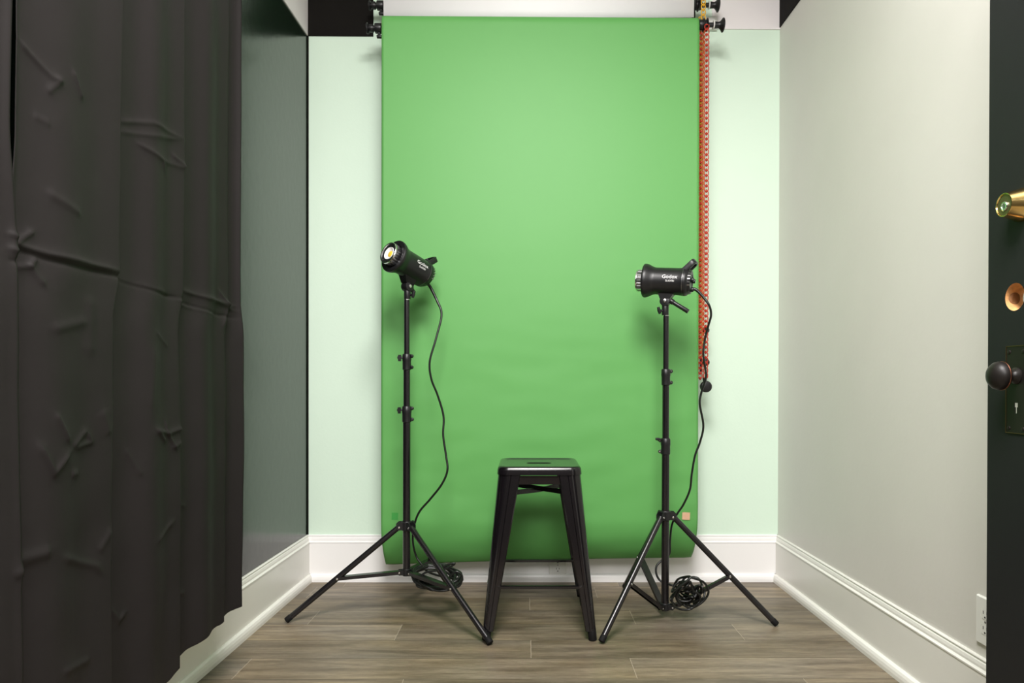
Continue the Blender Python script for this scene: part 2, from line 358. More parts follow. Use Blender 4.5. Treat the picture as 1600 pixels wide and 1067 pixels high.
def curtain(name, label, y0, y1, ny, zb, seed, pleats, e0=0.0, e1=0.0):
    nz_ = 640; zt = 2.36
    ys = np.linspace(y0, y1, ny); s = np.linspace(0, 1, nz_)
    Y = np.tile(ys, (nz_, 1)); Zb = np.interp(ys, zb[0], zb[1]); Z = zt + (Zb[None, :]-zt)*s[:, None]
    low = smooth(1.14, 1.02, Z)
    X = np.full(Y.shape, XC)
    # pleats: ramp out towards the room then fold back sharply; folds lean nearer below the packing crease
    bounds = pleats
    for a, b, amp in bounds:
        aa = a - .026*low; bb = b - .026*low
        t = (Y-aa)/(bb-aa); ins = (t >= 0) & (t < 1)
        t = np.clip(t, 0, 1)
        shape = (t**1.4*.85 + .25*np.sin(PI*t))*amp*(1-smooth(.965, 1.0, t))
        X += np.where(ins, shape - .5*amp, 0)
        # softer secondary waves inside the pleat
        X += np.where(ins, .006*np.sin(2*PI*t*1.7+seed)*np.sin(PI*t), 0)
    nzv = np.array([[noise.noise(Vector((Y[i, j]*5+seed, Z[i, j]*1.7, seed))) for j in range(0, ny, 6)] for i in range(0, nz_, 8)])
    ii = np.arange(nz_)/8; jj = np.arange(ny)/6
    i0 = np.clip(ii.astype(int), 0, nzv.shape[0]-2); j0 = np.clip(jj.astype(int), 0, nzv.shape[1]-2)
    fi = np.clip(ii-i0, 0, 1)[:, None]; fj = np.clip(jj-j0, 0, 1)[None, :]
    g = nzv; G = g[i0][:, j0]*(1-fi)*(1-fj)+g[i0+1][:, j0]*fi*(1-fj)+g[i0][:, j0+1]*(1-fi)*fj+g[i0+1][:, j0+1]*fi*fj
    X += G*.010
    nm = np.array([[noise.noise(Vector((Y[i, j]*14+seed, Z[i, j]*9, seed*2))) for j in range(0, ny, 6)] for i in range(0, nz_, 8)])
    g = nm; G = g[i0][:, j0]*(1-fi)*(1-fj)+g[i0+1][:, j0]*fi*(1-fj)+g[i0][:, j0+1]*(1-fi)*fj+g[i0+1][:, j0+1]*fi*fj
    X += G*.0022*(.4+.6*low)
    for pl, wd, hh in ridges_px:
        X += seg_field(Y, Z, [yz(u, v) for u, v in pl], wd*.75)*hh*.62
    # ragged hem
    Z = Z + (s[:, None]**30)*np.array([.006*noise.noise(Vector((y*22, seed, 0))) for y in ys])[None, :]
    # side hem roll
    X += .004*np.exp(-((Y-y1)/.010)**2) + .004*np.exp(-((Y-y0)/.008)**2)
    tt_ = (Y-y0)/(y1-y0); lw = smooth(1.34, 1.12, Z)
    Y = Y + e0*lw*(1-tt_)**3 + e1*lw*tt_**3
    co_ = np.stack([X, Y, Z], -1).reshape(-1, 3)
    idx = np.arange(nz_*ny).reshape(nz_, ny)
    fa = np.stack([idx[:-1, :-1], idx[1:, :-1], idx[1:, 1:], idx[:-1, 1:]], -1).reshape(-1, 4)
    me = bpy.data.meshes.new(name); me.from_pydata(co_.tolist(), [], fa.tolist()); me.materials.append(M['curtain'])
    me.polygons.foreach_set('use_smooth', [True]*len(me.polygons)); me.update()
    o = bpy.data.objects.new(name, me); COL.objects.link(o)
    md = o.modifiers.new('thickness', 'SOLIDIFY'); md.thickness = .0012; md.offset = -1
    return o
Yu = lambda u: hx(u, 600, XC).y
pl1 = [(Yu(22)-.05, Yu(187), .030), (Yu(187), Yu(285), .034), (Yu(285), Yu(355), .032), (Yu(355), Yu(355)+.2, .03)]
c1 = curtain('blackout_curtain', 'wide pleated black blackout curtain panel with fold creases, nearer the green backdrop', Yu(36), Yu(374), 320,
             ([Yu(26), Yu(262), Yu(285), Yu(335), Yu(358), Yu(374)], [.17, .20, .222, .236, .234, .243]), 2.3, pl1, Yu(25)-Yu(36), 0)
tag(c1, 'wide pleated black blackout curtain panel with fold creases, nearer the green backdrop', 'curtain')
c2 = curtain('blackout_curtain', '', Yu(24)-.40, Yu(9), 120, ([0.5, 1.2], [.16, .17]), 5.1, [(.66, .92, .03), (.92, Yu(16)+.05, .02)], 0, Yu(20)-Yu(9))
tag(c2, 'black curtain panel at the left edge of the photo, beyond the narrow dark gap', 'curtain')
r = thing('curtain_rod', 'black rod above the frame that carries both blackout curtain panels', 'curtain rod', (XC, 1.4, 2.37))
bm = nb(); cyl(bm, (XC, .5, 2.37), (XC, 2.12, 2.37), .011, bev=.003); P('rod', bm, M['stand'], r, True, 40)
for y in (.7, 1.4, 2.08):
    bm = nb(); box(bm, (xl(y), y-.01, 2.36), (XC+.005, y+.01, 2.366)); box(bm, (xl(y)-.001, y-.02, 2.33), (xl(y)+.004, y+.02, 2.40)); P('bracket', bm, M['stand'], r)

# ------------------------------------------------------------------ backdrop rolls
YG, ZG, RG = 2.935, 2.428, .037
gx0, gx1 = at(596, 300, 2.898).x, at(1092, 300, 2.898).x
t = thing('green_backdrop', 'wide green seamless paper backdrop hanging from the lower roller to the skirting', 'backdrop', ((gx0+gx1)/2, YG, ZG))
bm = nb(); cyl(bm, (gx0+.001, YG, ZG), (gx1-.001, YG, ZG), RG-.0015, 48); P('paper_roll', bm, M['paper'], t, True, 40)
bm = nb(); cyl(bm, (gx0-.004, YG, ZG), (gx1+.004, YG, ZG), .022, 24); P('core', bm, M['core'], t, True, 40)
# hanging sheet with a curl at the foot
NX, NS = 120, 260
gp = []
for k in range(NS):
    s = k/(NS-1); row = []
    for i in range(NX):
        a = i/(NX-1); x = gx0 + (gx1-gx0)*a
        Lv = 2.143 + .006 - .022*a - .006*math.sin(PI*a)       # straight length before the curl
        tot = Lv + .19; l = s*(tot+.10) - .10                       # first bit wraps over the roll
        if l < 0:
            th = -l/RG; y = YG - RG*math.cos(th); z = ZG + RG*math.sin(th)
        else:
            cr = .30 - .04*a                                     # curl radius
            ls = min(l, Lv-.03); y = YG-RG; z = ZG-ls
            if l > Lv-.03:
                th = min((l-Lv+.03)/cr, 1.0); y = YG-RG + cr*(1-math.cos(th)); z = ZG-ls-cr*math.sin(th)
                ex = max(0., (.035-min(a, 1-a)*(gx1-gx0))/.035)
                y += .01*ex*th
            lw = min(1, max(0, (l-.8)/1.2))
            y += .004*lw*noise.noise(Vector((x*2.2, l*5, .3))) + .0022*lw*noise.noise(Vector((x*5, l*14, 3)))
            y += .0015*noise.noise(Vector((x*1.2, l*1.1, 7)))
            pinch = .006*max(0, th/1.0 if l > Lv-.03 else 0)**2
            x = x + (pinch if a < .5 else -pinch)*(abs(a-.5)*2)**6
        row.append(Vector((x, y, z)))
    gp.append(row)
bm = nb(); loft(bm, gp, False, False, closed=False)
sh = P('paper_sheet', bm, M['paper'], t, True)
md = sh.modifiers.new('thickness', 'SOLIDIFY'); md.thickness = .0006; md.offset = 0
def tape(u0, v0, u1, v1, m_, label, y, tilt=0):
    a, b = at(u0, v0, y), at(u1, v1, y); c = (a+b)/2
    bm = nb(); box(bm, (a.x-c.x, -.0004, b.z-c.z), (b.x-c.x, .0004, a.z-c.z))
    o = link('tape_square', bm, m_); o.location = c; o.rotation_euler = (0, tilt, 0)
    return tag(o, label, 'tape')
yS = YG-RG-.0035
tape(612, 801, 622, 812, M['tape_green'], 'small dark green tape square on the lower left of the green paper', yS, .03)
o = tape(617.5, 873, 627, 880.5, M['tape_green'], 'small green tape square on the bottom edge of the paper behind the left tripod', yS+.085, 0); o.rotation_euler.x = .95
tape(1066, 800.5, 1078, 812, M['stripe'], 'orange and white striped tape square on the paper, lower right beside the stand', yS, .05)
tape(882.5, 800, 893, 811, M['stripe'], 'orange striped tape square on the green paper half hidden by the stool leg', yS, .02)

YW, ZW, RW = 3.02, 2.560, .050
wx0, wx1 = at(599, 20, 2.97).x, at(1084.5, 20, 2.97).x
t = thing('white_backdrop_roll', 'thick rolled up white paper backdrop above the green one', 'backdrop', ((wx0+wx1)/2, YW, ZW))
bm = nb(); cyl(bm, (wx0, YW, ZW), (wx1, YW, ZW), RW, 64, bev=.001); P('paper_roll', bm, M['paper_white'], t, True, 40)
bm = nb(); cyl(bm, (wx0-.004, YW, ZW), (wx1+.004, YW, ZW), .024, 24); P('core', bm, M['core'], t, True, 40)
ys_ = YW-RW-.0008; zlb, zrb = at(600, 31, ys_).z, at(1084, 27, ys_).z
bm = nb(); loft(bm, [[Vector((wx0+.001, ys_+dy, z)), Vector((wx1-.001, ys_+dy, z2))] for dy, z, z2 in ((.004, ZW+.02, ZW+.02), (.0008, ZW+.008, ZW+.008), (0, ZW-.004, ZW-.004), (0, (ZW+zlb)/2, (ZW+zrb)/2), (0, zlb, zrb))], False, False, closed=False)
sh = P('paper_sheet', bm, M['paper_white'], t, True); md = sh.modifiers.new('thickness', 'SOLIDIFY'); md.thickness = .0008; md.offset = 0

def roller_end(x, y, z, sgn, label, kr, name='roller_bracket'):
    t = thing(name, label, 'bracket', (x, y, z), None)
    bm = nb(); box(bm, (x+sgn*.001, y-.012, z-.018), (x+sgn*.005, D, z+.018)); box(bm, (x+sgn*.001, D-.004, z-.04), (x+sgn*.03, D, z+.04))
    P('bracket_arm', bm, M['stand'], t)
    bm = nb(); cyl(bm, (x+sgn*.005, y, z), (x+sgn*.034, y, z), .021, 24, bev=.003)
    P('drive_hub', bm, M['plastic'], t, True, 40)
    if sgn < 0:
        bm = nb(); cyl(bm, (x+sgn*.034, y, z), (x+sgn*.066, y, z), .0125, 20); cyl(bm, (x+sgn*.040, y, z), (x+sgn*.058, y, z), .0165, 20, bev=.002)
        P('axle', bm, M['plastic'], t, True, 40)
        bm = nb(); lathe(bm, (x+sgn*.060, y, z), (sgn, 0, 0), [(0, .014), (.002, kr*.9), (.006, kr), (.010, kr*.92), (.012, kr*.5)], 28)
        P('end_knob', bm, M['plastic'], t, True, 40)
        bm = nb(); cyl(bm, (x+sgn*.016, y-.002, z-.018), (x+sgn*.016, y-.002, z-.032), .006, 12); cyl(bm, (x+sgn*.003, y-.002, z-.036), (x+sgn*.026, y-.002, z-.036), .008, 14, bev=.003)
        P('thumb_screw', bm, M['plastic'], t, True, 40)
    else:
        bm = nb(); cyl(bm, (x+sgn*.034, y, z), (x+sgn*.088, y, z), .010, 20)
        P('axle', bm, M['plastic'], t, True, 40)
        bm = nb(); lathe(bm, (x+sgn*.072, y, z), (sgn, 0, 0), [(0, .0145), (.018, .013), (.024, .016), (.030, kr*.8), (.034, kr), (.038, kr), (.041, kr*.8), (.042, .006)], 32)
        P('end_knob', bm, M['plastic'], t, True, 40)
        bm = nb(); lathe(bm, (x+sgn*.066, y, z), (sgn, 0, 0), [(0, .018), (.002, .0185), (.004, .018)], 24); P('collar_ring', bm, M['white_plastic'], t, True, 40, 'white collar ring')
    return t
roller_end(gx0-.002, YG, ZG-.012, -1, 'black roller bracket end at the left of the green paper roll', .023)
roller_end(gx1+.002, YG, ZG+.012, 1, 'black roller bracket with flared knob at the right of the green paper roll', .029)
roller_end(wx0-.004, YW, ZW, -1, 'black roller bracket end at the left of the white paper roll', .020)
roller_end(wx1+.010, YW, ZW+.012, 1, 'black roller bracket with flared knob at the right of the white paper roll', .029)
# white mounting rail on the wall behind the right ends
bm = nb(); xa, xb = at(1104, 40, D).x, at(1119, 40, D).x
box(bm, (xa-.02, D-.022, at(1110, 49, D).z), (xb, D-.0005, at(1110, 30, D).z)); o = link('mounting_plate', bm, M['white_plastic'])
md = o.modifiers.new('b', 'BEVEL'); md.width = .004; md.segments = 3
tag(o, 'white plastic wall plate behind the right knob of the green paper roller', 'bracket')

# ------------------------------------------------------------------ pull chains
def link_ring(bm, c, ux, hw, hh, r, n=12):
    pts = []
    for k in range(n):
        a = 2*PI*(k+.5)/n; cx_, sz = math.cos(a), math.sin(a)
        pts.append(c + ux*(hw*math.copysign(abs(cx_)**.55, cx_)) + Vector((0, 0, hh*math.copysign(abs(sz)**.55, sz))))
    tube(bm, pts, r, 6, closed=True)
def chain(bm, x, y, z0, z1, pitch=.0222, hw=.0088, ang=0.0, r=.0024):
    z = z0; k = 0
    while z > z1:
        a = ang if k % 2 == 0 else ang + PI/2
        link_ring(bm, Vector((x, y, z)), Vector((math.cos(a), math.sin(a), 0)), hw if k % 2 == 0 else hw*.55, pitch*.455 if k % 2 == 0 else pitch*.27, r*(1 if k % 2 == 0 else .9))
        z -= pitch/2; k += 1
zch = lambda v: at(1100, v, YG).z
cxr = at(1101.5, 300, YG).x; cxl = at(1096.0, 300, YG).x
t = thing('red_pull_chain', 'red plastic pull chain loop hanging down the right edge of the green paper', 'chain', (cxr, YG-.02, ZG))
bm = nb(); chain(bm, cxr, YG-.022, zch(46), zch(592)); P('chain_strand', bm, M['red'], t, True)
bm = nb(); chain(bm, cxl, YG+.012, zch(46), zch(592)); P('chain_strand', bm, M['red'], t, True)
bm = nb(); lathe(bm, (cxr-.012, YG, ZG+.012), (1, 0, 0), [(0, .026), (.003, .028), (.007, .021), (.013, .021), (.017, .028), (.020, .026)], 36); P('chain_wheel', bm, M['plastic'], t, True, 40)
c = at(1103, 604, YG-.01)
bm = nb(); lathe(bm, c+Vector((0, -.012, 0)), (0, 1, 0), [(0, .018), (.002, .0225), (.005, .0245), (.019, .0245), (.022, .0225), (.024, .018)], 40)
wt = P('weight', bm, M['plastic'], t, True, 40, 'round black weight')
bm = nb(); cyl(bm, c+Vector((-.004, 0, .020)), c+Vector((-.006, 0, .040)), .0085, 12); P('clip', bm, M['plastic'], wt, True)
t = thing('yellow_pull_chain', 'yellow plastic pull chain hanging from the white roll, partly behind the red one', 'chain', (cxl, YW-.03, ZW))
yx = at(1098, 15, 2.95).x; yx2 = at(1093, 300, 2.99).x; yx3 = at(1103.5, 450, 3.0).x
zy = lambda v: at(1098, v, 2.99).z
bm = nb(); chain(bm, yx+.004, 2.955, ZW+.10, zch(32), hw=.0085); P('chain_strand', bm, M['yellow'], t, True)
bm = nb(); chain(bm, yx2+.002, 2.992, zy(30), zy(545), hw=.0075); P('chain_strand', bm, M['yellow'], t, True)
bm = nb(); chain(bm, at(1096.5, 300, 3.01).x, 3.012, zy(30), zy(560), hw=.0075); P('chain_strand', bm, M['yellow'], t, True)
bm = nb(); lathe(bm, (wx1+.012, YW, ZW+.012), (1, 0, 0), [(0, .026), (.003, .028), (.007, .021), (.013, .021), (.017, .028), (.020, .026)], 36); P('chain_wheel', bm, M['plastic'], t, True, 40)
for v, u, r_ in ((516, 1103, .0145), (566, 1102.5, .0165)):
    c = at(u, v, 3.01)
    bm = nb(); lathe(bm, c+Vector((0, -.010, 0)), (0, 1, 0), [(0, r_*.8), (.002, r_*.95), (.004, r_), (.016, r_), (.018, r_*.95), (.020, r_*.8)], 32); P('weight', bm, M['plastic'], t, True, 40, 'round black weight')
c = at(1095, 570, 2.99)
bm = nb(); box(bm, c+Vector((-.004, -.004, -.03)), c+Vector((.004, .004, .03))); P('clip', bm, M['plastic'], t)

# ------------------------------------------------------------------ light stands
def stand(label, feet, center, hubz, botz, cols, topz, knobs, thirdscale=1.0):
    cx_, cy_ = center
    t = thing('light_stand', label, 'light stand', (cx_, cy_, 0))
    R0, R1, R2 = .0145, .0128, .0108
    z1, z2 = cols  # top z of lower collar, top z of upper collar
    C = lambda z: Vector((cx_, cy_, z))
    bm = nb(); cyl(bm, C(botz), C(z1-.03), R0, 28); P('pole_section', bm, M['stand'], t, True, 40)
    bm = nb(); cyl(bm, C(z1-.05), C(z2-.03), R1, 28); P('pole_section', bm, M['stand'], t, True, 40)
    bm = nb(); cyl(bm, C(z2-.05), C(topz), R2, 28); P('pole_section', bm, M['stand'], t, True, 40)
    bm = nb(); cyl(bm, C(topz-.006), C(topz+.028), .008, 20); cyl(bm, C(topz-.002), C(topz+.001), .0115, 20); P('spigot', bm, M['chrome'], t, True, 40, 'chrome spigot at the pole top')
    for zc, kk in ((z1, knobs[0]), (z2, knobs[1])):
        rr = .0175 if zc == z1 else .0165
        bm = nb(); lathe(bm, C(zc-.064), (0, 0, 1), [(0, rr-.002), (.002, rr), (.034, rr), (.038, rr+.0012), (.060, rr+.0005), (.063, rr-.002)], 32)
        a = kk['lug']; d = Vector((math.cos(a), math.sin(a), 0)); sd = Vector((-d.y, d.x, 0))
        for dz in (-.010, -.053):
            p = C(zc+dz)+d*(rr+.003); cyl(bm, p-sd*.006, p+sd*.006, .0075, 16, bev=.002)
        col_ = P('collar', bm, M['plastic'], t, True, 40)
        for dz in (-.010, -.053):
            p = C(zc+dz)+d*(rr+.004); bm = nb(); cyl(bm, p-sd*.0070, p+sd*.0070, .003, 12); P('bolt', bm, M['chrome'], col_, True, 40, 'chrome bolt')
        a = kk['knob']; d = Vector((math.cos(a), math.sin(a), 0))
        p = C(zc+kk.get('dz', -.016)); bm = nb(); cyl(bm, p+d*rr*.8, p+d*(rr+.010), .004, 12)
        if kk.get('bar'): tube(bm, [p+d*(rr+.006), p+d*(rr+.012)+Vector((0, 0, .001)), p+d*(rr+.022)+Vector((0, 0, .002))], [.0055, .006, .0045], 12)
        else:
            b_ = p+d*(rr+.011); box(bm, b_-Vector((.0055, .0045, .014)), b_+Vector((.0055, .0045, .011)))
            cyl(bm, b_+Vector((0, -.006, 0)), b_+Vector((0, .006, 0)), .0085, 14)
        P('locking_knob', bm, M['plastic'], t, True, 40)
    # hub and lower yoke
    bm = nb(); lathe(bm, C(hubz-.018), (0, 0, 1), [(0, .018), (.002, .021), (.032, .021), (.036, .018)], 28)
    dirs = []
    for fx, fy in feet:
        d = Vector((fx-cx_, fy-cy_, 0)).normalized(); dirs.append(d); s = Vector((-d.y, d.x, 0))
        for sg in (-1, 1):
            pr = [(d*.012), (d*.036), ]
            a0 = C(hubz)+s*sg*.0125
            vs = [a0+d*.010+Vector((0, 0, .016)), a0+d*.030+Vector((0, 0, .016)), a0+d*.040+Vector((0, 0, .006)), a0+d*.040+Vector((0, 0, -.010)), a0+d*.034+Vector((0, 0, -.015)), a0+d*.010+Vector((0, 0, -.015))]
            loft(bm, [[v-s*.0015 for v in vs], [v+s*.0015 for v in vs]])
    hub = P('hub', bm, M['plastic'], t, True, 30)
    bm = nb(); cz = botz+.014
    lathe(bm, C(cz-.014), (0, 0, 1), [(0, .012), (.002, .0175), (.026, .0175), (.028, .0155)], 28)
    for d in dirs:
        s = Vector((-d.y, d.x, 0))
        for sg in (-1, 1):
            a0 = C(cz)+s*sg*.009
            vs = [a0+d*.01+Vector((0, 0, .010)), a0+d*.030+Vector((0, 0, .010)), a0+d*.036, a0+d*.030-Vector((0, 0, .010)), a0+d*.01-Vector((0, 0, .010))]
            loft(bm, [[v-s*.0015 for v in vs], [v+s*.0015 for v in vs]])
    yk = P('lower_yoke', bm, M['plastic'], t, True, 30)
    for (fx, fy), d in zip(feet, dirs):
        s = Vector((-d.y, d.x, 0))
        top = C(hubz-.004)+d*.030; foot = Vector((fx, fy, .010))
        ax = (foot-top).normalized()
        bm = nb(); cyl(bm, top, foot, .0110, 22); lg = P('leg', bm, M['stand'], t, True, 40)
        bm = nb(); cyl(bm, foot-ax*.022, foot+ax*.003, .0117, 22, bev=.003); P('rubber_foot', bm, M['rubber'], lg, True, 40)
        bm = nb(); p = top+Vector((0, 0, 0)); cyl(bm, p-s*.0165, p+s*.0165, .004, 12, bev=.001); P('rivet', bm, M['chrome'], hub, True, 40, 'chrome rivet')
        # brace: flat bar pair folded to one channel
        j = top+(foot-top)*.56; b0 = C(cz)+d*.028
        up = Vector((0, 0, 1)); axb = (j-b0).normalized(); nrm = axb.cross(s).normalized()
        bm = nb()
        for sg in (-1, 1):
            vs = [b0+nrm*.0065-axb*.006, b0-nrm*.0065-axb*.006, j-nrm*.0065+axb*.006, j+nrm*.0065+axb*.006]
            o_ = s*sg*.0110
            loft(bm, [[v+o_-s*.001 for v in vs], [v+o_+s*.001 for v in vs]])
        vs0 = [b0+nrm*.0065, b0+nrm*.0050, j+nrm*.0050, j+nrm*.0065]
        loft(bm, [[v-s*.0105 for v in vs0], [v+s*.0105 for v in vs0]])
        br = P('brace', bm, M['stand'], t)
        bm = nb(); cyl(bm, j-s*.0142, j+s*.0142, .0042, 12, bev=.001); P('rivet', bm, M['chrome'], br, True, 40, 'chrome rivet')
        bm = nb(); p = C(cz)+d*.029; cyl(bm, p-s*.0130, p+s*.0130, .0034, 12, bev=.001); P('rivet', bm, M['chrome'], yk, True, 40, 'chrome rivet')
    return t
# left stand
fA = fl(448, 973); fB = fl(766, 1008.5)
YP = 2.672; pc = at(635.5, 700, YP)
feetL = [(fA.x, fA.y), (fB.x, fB.y), (-.352, 3.03)]
zAt = lambda v, y, u=636: at(u, v, y).z
stand('black tripod light stand left of the stool under the tilted studio light', feetL, (pc.x, YP), zAt(821, YP), zAt(899, YP),
      (zAt(634, YP), zAt(552.5, YP)), zAt(468, YP), [{'lug': -.1, 'knob': PI+.2}, {'lug': -.25, 'knob': PI+.2}])
fC = fl(940, 1006); fD = fl(1213, 979)
YQ = 2.62; qc = at(1040, 700, YQ)
feetR = [(fC.x, fC.y), (fD.x, fD.y), (.43, 2.985)]
stand('black tripod light stand right of the stool with its pole set low to the floor', feetR, (qc.x, YQ), zAt(805, YQ, 1040), zAt(953, YQ, 1040),
      (zAt(684, YQ, 1040), zAt(576, YQ, 1040)), zAt(493, YQ, 1040), [{'lug': PI-.3, 'knob': PI+.1, 'bar': True, 'dz': -.006}, {'lug': .05, 'knob': PI/2}])

# ------------------------------------------------------------------ studio light heads
def text_mesh(s, size, bold=.0):
    cu = bpy.data.curves.new('t', 'FONT'); cu.body = s; cu.size = size; cu.offset = bold; cu.resolution_u = 3
    cu.align_x = 'LEFT'
    o = bpy.data.objects.new('t', cu); COL.objects.link(o)
    bpy.context.view_layer.update()
    dg = bpy.context.evaluated_depsgraph_get(); me = bpy.data.meshes.new_from_object(o.evaluated_get(dg))
    bpy.data.objects.remove(o); return me
def head(label, P0, axis, joint, topz, lever, textang, tx0, tw, roll=0.0, cablepos=-.6):
    """P0 = centre of the body axis at its middle; axis = unit vector to the front; joint = tilt joint centre."""
    ax = Vector(axis).normalized(); side = ax.cross(Vector((0, 0, 1))).normalized()   # right-hand side seen from behind
    up = side.cross(ax).normalized()
    W = lambda a, s_, u_: P0 + ax*a + side*s_ + up*u_
    t = thing('studio_light', label, 'studio light', joint)
    def ring(a, r, sx=1.0, n=56): return [W(a, r*math.cos(2*PI*i/n)*sx, r*math.sin(2*PI*i/n)) for i in range(n)]
    # housing, flare at the front
    bm = nb()
    pr = [(-.084, .044), (-.084, .047), (-.080, .0515), (-.072, .0535), (-.066, .0535), (-.0655, .0525), (-.0645, .0535), (-.060, .0525), (-.045, .0515), (.040, .0515), (.048, .0525), (.060, .0575),
          (.070, .0625), (.078, .0650), (.085, .0650), (.087, .0635), (.087, .050), (.083, .046), (.080, .046)]
    loft(bm, [ring(a, r) for a, r in pr], True, True); hs = P('housing', bm, M['plastic'], t, True, 40)
    # thin seam ring
    bm = nb(); loft(bm, [ring(-.0664, .0534), ring(-.0664, .0540), ring(-.0652, .0540), ring(-.0652, .0534)], False, False); P('seam_ring', bm, M['grey_metal'], t, True, 40, 'thin grey seam ring')
    # ribbed mount ring
    bm = nb(); n = 96; rings = []
    for a, r in ((.080, .041), (.0815, .0425), (.108, .0425)):
        rings.append([W(a, (r-(.0022 if (i % 4) < 2 else 0))*math.cos(2*PI*i/n), (r-(.0022 if (i % 4) < 2 else 0))*math.sin(2*PI*i/n)) for i in range(n)])
    loft(bm, rings, False, False); P('mount_ring', bm, M['grey_metal'], t, False, None, 'ribbed grey metal mount ring')
    bm = nb(); loft(bm, [ring(.107, .0415), ring(.108, .0432), ring(.113, .0432), ring(.1145, .0418), ring(.1145, .037), ring(.110, .036)], False, False); P('front_bezel', bm, M['chrome'], t, True, 35, 'bright metal front bezel')
    for k in range(3):
        a = PI/2 + k*2*PI/3 + .5; d = side*math.cos(a)+up*math.sin(a)
        bm = nb(); c0 = W(.094, 0, 0)+d*.043; e = d.cross(ax)
        box(bm, (-.0035, -.012, -.0012), (.0035, .012, .0016))
        mm = Matrix((e, ax, d)).transposed().to_4x4(); mm.translation = c0; bmesh.ops.transform(bm, matrix=mm, verts=bm.verts)
        P('mount_lug', bm, M['chrome'], t, False, None, 'bright mount lug')
    bm = nb(); loft(bm, [ring(.110, .0372), ring(.1105, .030), ring(.108, .0245)], False, False); P('inner_bezel', bm, M['plastic'], t, True, 35)
    bm = nb(); loft(bm, [ring(.1085, .0255), ring(.1105, .0245), ring(.108, .0205), ring(.102, .0125), ring(.1015, .010)], False, True); P('reflector', bm, M['lens_white'], t, True, 50, 'white reflector')
    bm = nb(); loft(bm, [ring(.1025, .0125), ring(.104, .0115), ring(.1052, .007), ring(.1056, .001)], False, True); P('led_chip', bm, M['led'], t, True, 60, 'yellow light emitter')
    for k in range(4):
        a = PI/4+k*PI/2; bm = nb(); c0 = W(.109, .0325*math.cos(a), .0325*math.sin(a)); cyl(bm, c0, c0+ax*.002, .0022, 10); P('screw', bm, M['chrome'], t, True, 40, 'small bright screw')
    # rear panel with a vented rim, knobs and display
    bm = nb(); loft(bm, [ring(-.084, .047), ring(-.092, .045), ring(-.095, .042), ring(-.095, .030), ring(-.093, .028)], True, True)
    rp = P('rear_panel', bm, M['plastic'], t, True, 35)
    bm = nb()
    for k in range(7):
        a = PI*.62 + k*.26; c0 = W(-.089, .0455*math.cos(a), .0455*math.sin(a)); d = side*math.cos(a)+up*math.sin(a)
        e = d.cross(ax); b_ = nb(); box(b_, (-.0022, -.006, -.0008), (.0022, .006, .0012)); mm = Matrix((e, ax, d)).transposed().to_4x4(); mm.translation = c0
        bmesh.ops.transform(b_, matrix=mm, verts=b_.verts); tmp = bpy.data.meshes.new('x'); b_.to_mesh(tmp); b_.free(); bm.from_mesh(tmp)
    P('vent_slots', bm, M['grey_metal'], rp)
    for k, (s_, u_) in enumerate(((.018, .006), (-.018, .006))):
        bm = nb(); c0 = W(-.094, s_, u_); cyl(bm, c0, c0-ax*.012, .0085, 20, bev=.002); P('dial', bm, M['plastic'], rp, True, 40)
    bm = nb(); c0 = W(-.095, 0, -.028); cyl(bm, c0, c0-ax*.010, .009, 16, bev=.002); P('power_socket', bm, M['plastic'], rp, True, 40)
    # carrying handle: a wide U that leans back from the top rear
    bm = nb()
    hw_ = .026
    path = [W(-.062, -hw_, .036), W(-.080, -hw_, .054), W(-.096, -hw_*.95, .071), W(-.101, -hw_*.6, .0765), W(-.102, 0, .078), W(-.101, hw_*.6, .0765), W(-.096, hw_*.95, .071), W(-.080, hw_, .054), W(-.062, hw_, .036)]
    pp = catmull(path, 5)
    d0 = (ax*(-.70)+up*.72).normalized(); n0 = (ax*.72+up*.70).normalized()
    rings = []
    for i, p in enumerate(pp):
        a_ = pp[max(i-1, 0)]; b_ = pp[min(i+1, len(pp)-1)]; tg = (b_-a_).normalized(); o1 = tg.cross(n0).normalized()
        w1, w2 = .0042, .0105
        rings.append([p+o1*w1*cs+n0*w2*sn for cs, sn in ((-1, -.8), (-.7, -1), (.7, -1), (1, -.8), (1, .8), (.7, 1), (-.7, 1), (-1, .8))])
    loft(bm, rings); P('handle', bm, M['plastic'], t, True, 50)
    # bracket under the body, round tilt joint, receiver
    J = Vector(joint)
    bm = nb()
    base = [W(a, s_, -.048) for a, s_ in ((-.034, -.020), (.026, -.020), (.026, .020), (-.034, .020))]
    low = [J+ax*a+side*s_+Vector((0, 0, .008)) for a, s_ in ((-.019, -.016), (.019, -.016), (.019, .016), (-.019, .016))]
    loft(bm, [base, low])
    cyl(bm, J-side*.016, J+side*.016, .0195, 28, bev=.002)
    br = P('tilt_bracket', bm, M['plastic'], t, True, 35)
    bm = nb(); cyl(bm, J-side*.0205, J+side*.0205, .0070, 20, bev=.002); P('bolt', bm, M['chrome'], br, True, 40, 'chrome joint bolt')
    bm = nb(); l0, l1 = J+Vector(lever[0]), J+Vector(lever[1])
    cyl(bm, l0+(l0-l1).normalized()*.004, l0+(l1-l0)*.15, .0105, 16, bev=.002); cyl(bm, l0, l1, .0080, 16, r2=.0088, bev=.002); P('tilt_lever', bm, M['plastic'], t, True, 40)
    bm = nb(); R0 = Vector((J.x, J.y, J.z-.012))
    cyl(bm, R0+Vector((0, 0, .002)), Vector((J.x, J.y, topz+.001)), .0132, 24, bev=.002)
    p_ = Vector((J.x, J.y, topz+.018)); kd = Vector((lever[2], -.3, 0)).normalized(); cyl(bm, p_+kd*.010, p_+kd*.024, .005, 12); tube(bm, [p_+kd*.022+Vector((0, 0, -.012)), p_+kd*.026, p_+kd*.030+Vector((0, 0, .014))], [.005, .007, .005], 10)
    rc = P('stand_socket', bm, M['plastic'], t, True, 40)
